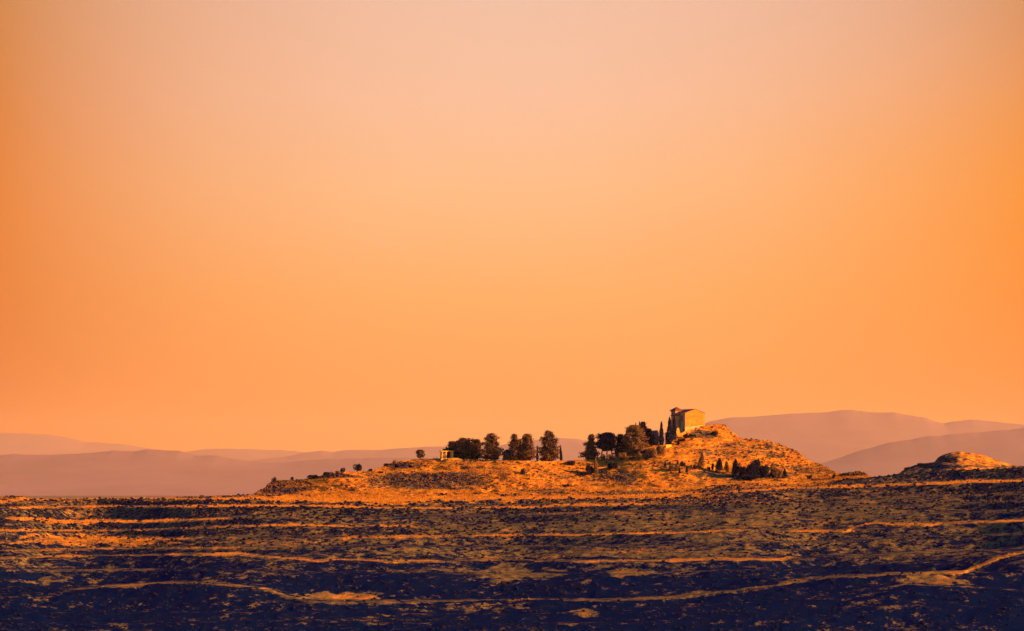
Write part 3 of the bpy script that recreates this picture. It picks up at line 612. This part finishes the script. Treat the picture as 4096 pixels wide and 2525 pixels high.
# local frame: gable wall on the plane y = 0 facing -y, nave runs to +y; x to the right
TH = math.radians(31)
YC = at(2741, 1716, 1).y + 6.0
mc = MPP(YC)
corner = P(2741, 1712, YC)            # the gable's left foot
wG = 82*mc/math.cos(TH)*1.0; LN = 47*mc/math.sin(TH)
eh = 60*mc; ah = 75*mc                # eaves and apex above the foot
ch = empty('chapel', tuple(corner), 'ochre stone chapel on the knoll, lit gable, low tower with a pyramid roof', 'chapel', rz=TH)
g = prism([(0, -1.0), (wG, -1.0), (wG, eh), (wG/2, ah), (0, eh)], 0, .6); g.obj('gable_wall', M_WALL, ch)
mb = MB(); mb.box(0, .6, .603, LN, -1.6, eh-.05); mb.box(wG-.6, wG, .603, LN, -1, eh-.05); mb.box(.603, wG-.603, LN-.6, LN, -1, eh-.05); mb.obj('side_wall', M_RUBBLE, ch)['label'] = 'rubble side wall in shade'
mb = MB(); mb.box(-.06, -.003, .02, 1.0, -1.6, eh-.1); mb.obj('quoin', M_PALEST, ch)
# the pale buttress of the left wall and the tall dark opening
mb = MB(); mb.hexa([(-1.0, .95, -1.8), (-.003, .95, -1.8), (-.003, 2.4, -1.8), (-1.0, 2.4, -1.8), (-.15, .95, 2.6), (-.003, .95, 2.6), (-.003, 2.4, 2.6), (-.15, 2.4, 2.6)]); mb.obj('buttress', M_PALEST, ch)
w = MB(); w.box(-.05, -.003, 1.9, 2.7, eh-3.3, eh-1.2); wo_ = w.obj('window', M_DARKHOLE, ch)
w = MB(); w.box(-.09, -.003, 1.75, 1.895, eh-3.4, eh-1.1); w.box(-.09, -.003, 2.705, 2.85, eh-3.4, eh-1.1); w.box(-.12, -.003, 1.75, 2.85, eh-3.55, eh-3.403); w.obj('frame', M_PALEST, wo_)
# roof: two slabs with overhang
ro = MB(); t_ = .16; ov = .2; sl_ = (ah-eh)/(wG/2)
for sx in (0, 1):
    def q(x, y, z): return ((x if sx == 0 else wG-x), y, z)
    a = [q(-ov, -.08, eh-ov*sl_+.03), q(wG/2, -.08, ah+.03), q(wG/2, LN+.2, ah+.03), q(-ov, LN+.2, eh-ov*sl_+.03)]
    if sx: a = a[::-1]
    ro.hexa(a+[(p[0], p[1], p[2]+t_) for p in a])
ro.obj('roof', M_TILE, ch)
# projecting left aisle under its own lower roof
mb = MB(); mb.box(-1.0, -.065, 3.6, LN-.6, -1.8, eh-1.0); mb.obj('aisle_wall', M_RUBBLE, ch)
mb = MB(); mb.hexa([(-1.4, 3.3, eh-1.1), (-.07, 3.3, eh-.75), (-.07, LN-.4, eh-.75), (-1.4, LN-.4, eh-1.1), (-1.4, 3.3, eh-.85), (-.07, 3.3, eh-.50), (-.07, LN-.4, eh-.50), (-1.4, LN-.4, eh-.85)]); mb.obj('aisle_roof', M_TILE, ch)
# tower behind the left side: placed by its own corner
def loc_of(px, py, Yd):
    w_ = Vector(P(px, py, Yd)) - Vector(corner); return Matrix.Rotation(-TH, 3, 'Z') @ w_
tc_ = loc_of(2706, 1700, YC+8.0); TW = 34*mc
tx, ty_ = tc_.x, tc_.y; zt = loc_of(2706, 1643, YC+8).z; za = loc_of(2706, 1628, YC+8).z
hw = TW/2*.92
mb = MB(); mb.box(tx-hw, tx+hw, ty_-hw, ty_+hw, -2.0, zt-1.6); mb.obj('tower_wall', M_PALEST, ch)
mb = MB(); bz0, bz1 = zt-1.597, zt-.35
for a, b in ((-1, -1), (1, -1), (1, 1), (-1, 1)): mb.box(tx+a*hw-(.7 if a > 0 else 0), tx+a*hw+(0 if a > 0 else .7), ty_+b*hw-(.7 if b > 0 else 0), ty_+b*hw+(0 if b > 0 else .7), bz0, bz1)
mb.box(tx-hw+.25, tx+hw-.25, ty_-hw+.25, ty_+hw-.25, bz0, bz1-.02); mb.obj('belfry', M_PALEST, ch)
mb = MB(); mb.box(tx-hw-.2, tx+hw+.2, ty_-hw-.2, ty_+hw+.2, bz1+.003, zt); mb.obj('cornice', M_WALL, ch)
pr = MB(); e = hw+.5; base = [(tx-e, ty_-e, zt+.003), (tx+e, ty_-e, zt+.003), (tx+e, ty_+e, zt+.003), (tx-e, ty_+e, zt+.003)]; ap = (tx, ty_, za)
lip = [(x, y, z+.12) for x, y, z in base]
pr.poly(base[::-1])
for i in range(4): pr.poly([base[i], base[(i+1) % 4], lip[(i+1) % 4], lip[i]]); pr.poly([lip[i], lip[(i+1) % 4], ap])
pr.obj('tower_roof', M_TILE, ch)
# stone plinth under the gable and terrace walls below
pm = MB(); pm.hexa([(-.4, -.6, -2.6), (wG-1.5, -.6, -1.2), (wG-1.5, -.003, -1.2), (-.4, -.003, -2.6), (-.4, -.35, .35), (wG-1.5, -.35, 1.3), (wG-1.5, -.003, 1.3), (-.4, -.003, .35)]); pm.obj('plinth', M_PALEST, ch)
def wallstrip(name, pts, th, mat, label, dfront=0.4, group=None):
    """a wall whose top and foot follow (px, top py, foot py) points"""
    m = MB(); prev = None; out = []
    for px, pt, pb in pts:
        b = at(px, pb, 1); b.y -= dfront; T = P(px, pt, b.y)
        out.append((Vector((T[0], b.y, b.z-.5)), Vector((T[0], b.y, T[2])), Vector((T[0], b.y+th, T[2])), Vector((T[0], b.y+th, b.z-.5))))
    o = 0
    for q_ in out: m.v += list(q_)
    for i in range(len(out)-1):
        a = 4*i; b = a+4
        for k in range(3): m.f.append((a+k, b+k, b+k+1, a+k+1))
    m.f.append((3, 2, 1, 0)); a = 4*(len(out)-1); m.f.append((a, a+1, a+2, a+3)); m.f = [tuple(reversed(f)) for f in m.f]
    o_ = m.obj(name, mat); return tag(o_, label, 'wall', group)
wallstrip('stone_wall', [(2704, 1716, 1744), (2712, 1712, 1746), (2716, 1712, 1746), (2719, 1730, 1744), (2728, 1734, 1742), (2735, 1728, 1738), (2744, 1722, 1732)], .5, M_WALL, 'jagged sunlit ruined wall below the chapel\'s left corner')
wallstrip('stone_wall', [(2749, 1720, 1730), (2762, 1716, 1726)], .5, M_WALL, 'short sunlit wall stub below the gable\'s left foot')
wallstrip('stone_wall', [(2661, 1730, 1768), (2672, 1728, 1760)], .5, M_WALL, 'narrow sunlit wall glimpsed between the first cypress and the twins')
wallstrip('stone_wall', [(2664, 1780, 1790), (2676, 1779, 1789), (2686, 1779, 1786)], .6, M_CREAM, 'low yellow wall at the foot of the twin cypresses')
wallstrip('stone_wall', [(2842, 1757, 1763), (2890, 1755, 1762), (2932, 1755, 1762)], .4, M_WALL, 'low sunlit wall along the ledge road round the knoll')

# ------------------------------------------------------------------ columned pavilion and low wall left of the pines
bp_ = at(1787, 1838, 1); bp_.y += 3; YP = bp_.y; mp = MPP(YP)
u0 = P(1763, 1836, YP); pv = empty('columned_pavilion', (float(P(1787, 1836, YP)[0]), YP, float(P(1787, 1836, YP)[2])-.1), 'small yellow pavilion of stone columns under a flat beam, left of the pines', 'pavilion', rz=math.radians(20))
hp = (1836-1806)*mp
mb = MB(); mb.box(-2.9, 2.9, -1.3, 1.3, -.8, .12); mb.obj('base', M_CREAM, pv)
def column(x, y, r):
    t = Tube(); t.add((x, y, .12), (x, y, hp-.25), r, r*.86, 12); t.add((x, y, hp-.25), (x, y, hp), r*.9, r*1.5, 12); t.add((x, y, .12), (x, y, .3), r*1.4, r*1.1, 12)
    mesh_obj('column', t.v, t.f, M_CREAM, pv)
for x, y, r in ((-2.3, -.9, .34), (-1.25, .9, .36), (-.7, -.9, .42), (2.1, -.9, .5), (-2.3, .9, .3), (2.1, .9, .34)): column(x, y, r)
mb = MB(); mb.box(-2.9, 2.8, -1.15, -.7, hp, hp+.32); mb.box(-2.9, 2.8, .7, 1.15, hp, hp+.32); mb.obj('beam', M_CREAM, pv)
mb = MB()
for i in range(8): mb.box(-2.8+i*.76, -2.62+i*.76, -1.4, 1.4, hp+.323, hp+.45)
mb.obj('rafters', M_CREAM, pv)
wallstrip('stone_wall', [(1792, 1833, 1840), (1810, 1832, 1841), (1830, 1832, 1841), (1846, 1836, 1842)], 1.6, M_CREAM, 'low bright yellow wall between the pavilion and the pines', 0.3)

# ------------------------------------------------------------------ scrub and dry grass (ground cover)
def bush_proto(r):
    bm = bmesh.new(); bmesh.ops.create_icosphere(bm, subdivisions=1, radius=1.0)
    v = np.array([x.co[:] for x in bm.verts]); f = np.array([[q.index for q in p.verts] for p in bm.faces]); bm.free()
    v = v*(1+r.uniform(-.42, .38, len(v)))[:, None]; v[:, 2] = v[:, 2]*.75+.35
    return v, f
def scatter(S, dr, n, fn, r, w2=None):
    """random terrain points with probability from the straw attribute; returns positions and attribute"""
    nr, nc = dr.shape; out = []
    i = r.uniform(0, nr-1.001, n*6); j = r.uniform(0, nc-1.001, n*6); ii = i.astype(int); jj = j.astype(int)
    d = dr[ii, jj]; keep = r.random(len(d)) < fn(d, ii/nr, jj/nc)*(1 if w2 is None else np.clip(w2[ii, jj]*1.4-.3, 0, 1)); ii, jj, i, j, d = ii[keep][:n], jj[keep][:n], i[keep][:n], j[keep][:n], d[keep][:n]
    f = (j-jj)[:, None]; g_ = (i-ii)[:, None]
    Q = (S[ii, jj]*(1-f)+S[ii, jj+1]*f)*(1-g_)+(S[ii+1, jj]*(1-f)+S[ii+1, jj+1]*f)*g_
    return Q, d
def build_stuff(name, Qs, szs, protos, mat, label, cat, r, flat=1.0):
    VV, FF, o = [], [], 0
    pick = r.integers(0, len(protos), len(Qs)); ang = r.uniform(0, 6.283, len(Qs))
    for k, (pv_, pf) in enumerate(protos):
        m = pick == k; q_ = Qs[m]; s = szs[m]; a = ang[m]; ca, sa = np.cos(a)[:, None], np.sin(a)[:, None]
        x = pv_[None, :, 0]*ca-pv_[None, :, 1]*sa; y = pv_[None, :, 0]*sa+pv_[None, :, 1]*ca; z = np.broadcast_to(pv_[None, :, 2]*flat, x.shape)
        v = np.stack([x, y, z], -1)*s[:, None, None]+q_[:, None, :]
        f = pf[None]+(np.arange(len(q_))*len(pv_))[:, None, None]+o; o += len(q_)*len(pv_)
        VV.append(v.reshape(-1, 3)); FF.append(f.reshape(-1, pf.shape[1]))
    ob = mesh_obj(name, np.concatenate(VV), np.concatenate(FF), mat); return tag(ob, label, cat, kind='stuff')
r = np.random.default_rng(99)
inx = lambda v: (v > .14) & (v < .84)
cl = lambda S: fbm(S[:, 0]/14, S[:, 1]/14, 3, 400)
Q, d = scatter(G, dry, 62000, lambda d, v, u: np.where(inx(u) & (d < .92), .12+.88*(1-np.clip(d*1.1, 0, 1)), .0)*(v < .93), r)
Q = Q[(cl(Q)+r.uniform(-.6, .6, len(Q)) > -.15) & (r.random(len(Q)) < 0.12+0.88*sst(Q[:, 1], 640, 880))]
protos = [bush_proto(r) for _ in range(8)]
build_stuff('scrub', Q, r.uniform(.25, .85, len(Q))**1.4*np.clip(Q[:, 1]/1000, .3, 1), protos, M_SHADE_SCRUB, 'low scrub covering the terrace banks, bank shade put into its dark colour', 'scrub', r, .8)
Q, d = scatter(H, dryH, 2600, lambda d, v, u: .10+.9*(1-np.clip(d*1.05, 0, 1)), r)
build_stuff('scrub', Q, r.uniform(.2, .62, len(Q)), protos, M_HSCRUB, 'low scrub dotted over the long hill', 'scrub', r, .8)
# dry grass tufts: crossed thin blades
def tuft(r):
    v, f = [], []
    for k in range(7):
        a = r.uniform(0, 6.28); x, y = r.uniform(-.5, .5, 2); w_ = .09; lx, ly = r.uniform(-.25, .25, 2); o = len(v); h_ = r.uniform(.5, 1)
        v += [(x-math.cos(a)*w_, y-math.sin(a)*w_, -.1), (x+math.cos(a)*w_, y+math.sin(a)*w_, -.1), (x+lx, y+ly, h_)]; f.append((o, o+1, o+2))
    return np.array(v), np.array(f)
tp = [tuft(r) for _ in range(8)]
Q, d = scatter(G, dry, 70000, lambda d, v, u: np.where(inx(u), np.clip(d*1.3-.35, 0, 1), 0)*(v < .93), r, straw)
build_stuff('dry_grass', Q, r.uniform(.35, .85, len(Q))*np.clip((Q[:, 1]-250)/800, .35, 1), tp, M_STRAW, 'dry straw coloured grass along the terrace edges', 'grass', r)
Q, d = scatter(H, dryH, 30000, lambda d, v, u: np.clip(d*1.2-.3, 0, 1), r)
build_stuff('dry_grass', Q, r.uniform(.25, .6, len(Q)), tp, M_STRAW, 'dry grass over the sunlit hill', 'grass', r)

# ------------------------------------------------------------------ haze
HB = MB(); HB.box(-52000, 52000, -300, 96000, min(LOWZ, -115)-1, 2300)
zm = max(float(o.data.vertices[i].co.z) for o in bpy.data.objects if o.name.startswith('mountains') for i in range(0, len(o.data.vertices), 7)) 
print('highest', zm, 'lowest', LOWZ)
hm = bpy.data.materials.new('haze'); hm.use_nodes = True; t = hm.node_tree; t.nodes.clear()
vp = N(t, 'ShaderNodeVolumePrincipled'); vp.inputs['Density'].default_value = 0.85e-5; vp.inputs['Color'].default_value = (0.96, 0.82, 0.32, 1)
op = N(t, 'ShaderNodeOutputMaterial'); t.links.new(vp.outputs[0], op.inputs['Volume'])
hz = HB.obj('haze', hm); tag(hz, 'warm evening haze over the plain', 'haze', kind='stuff')
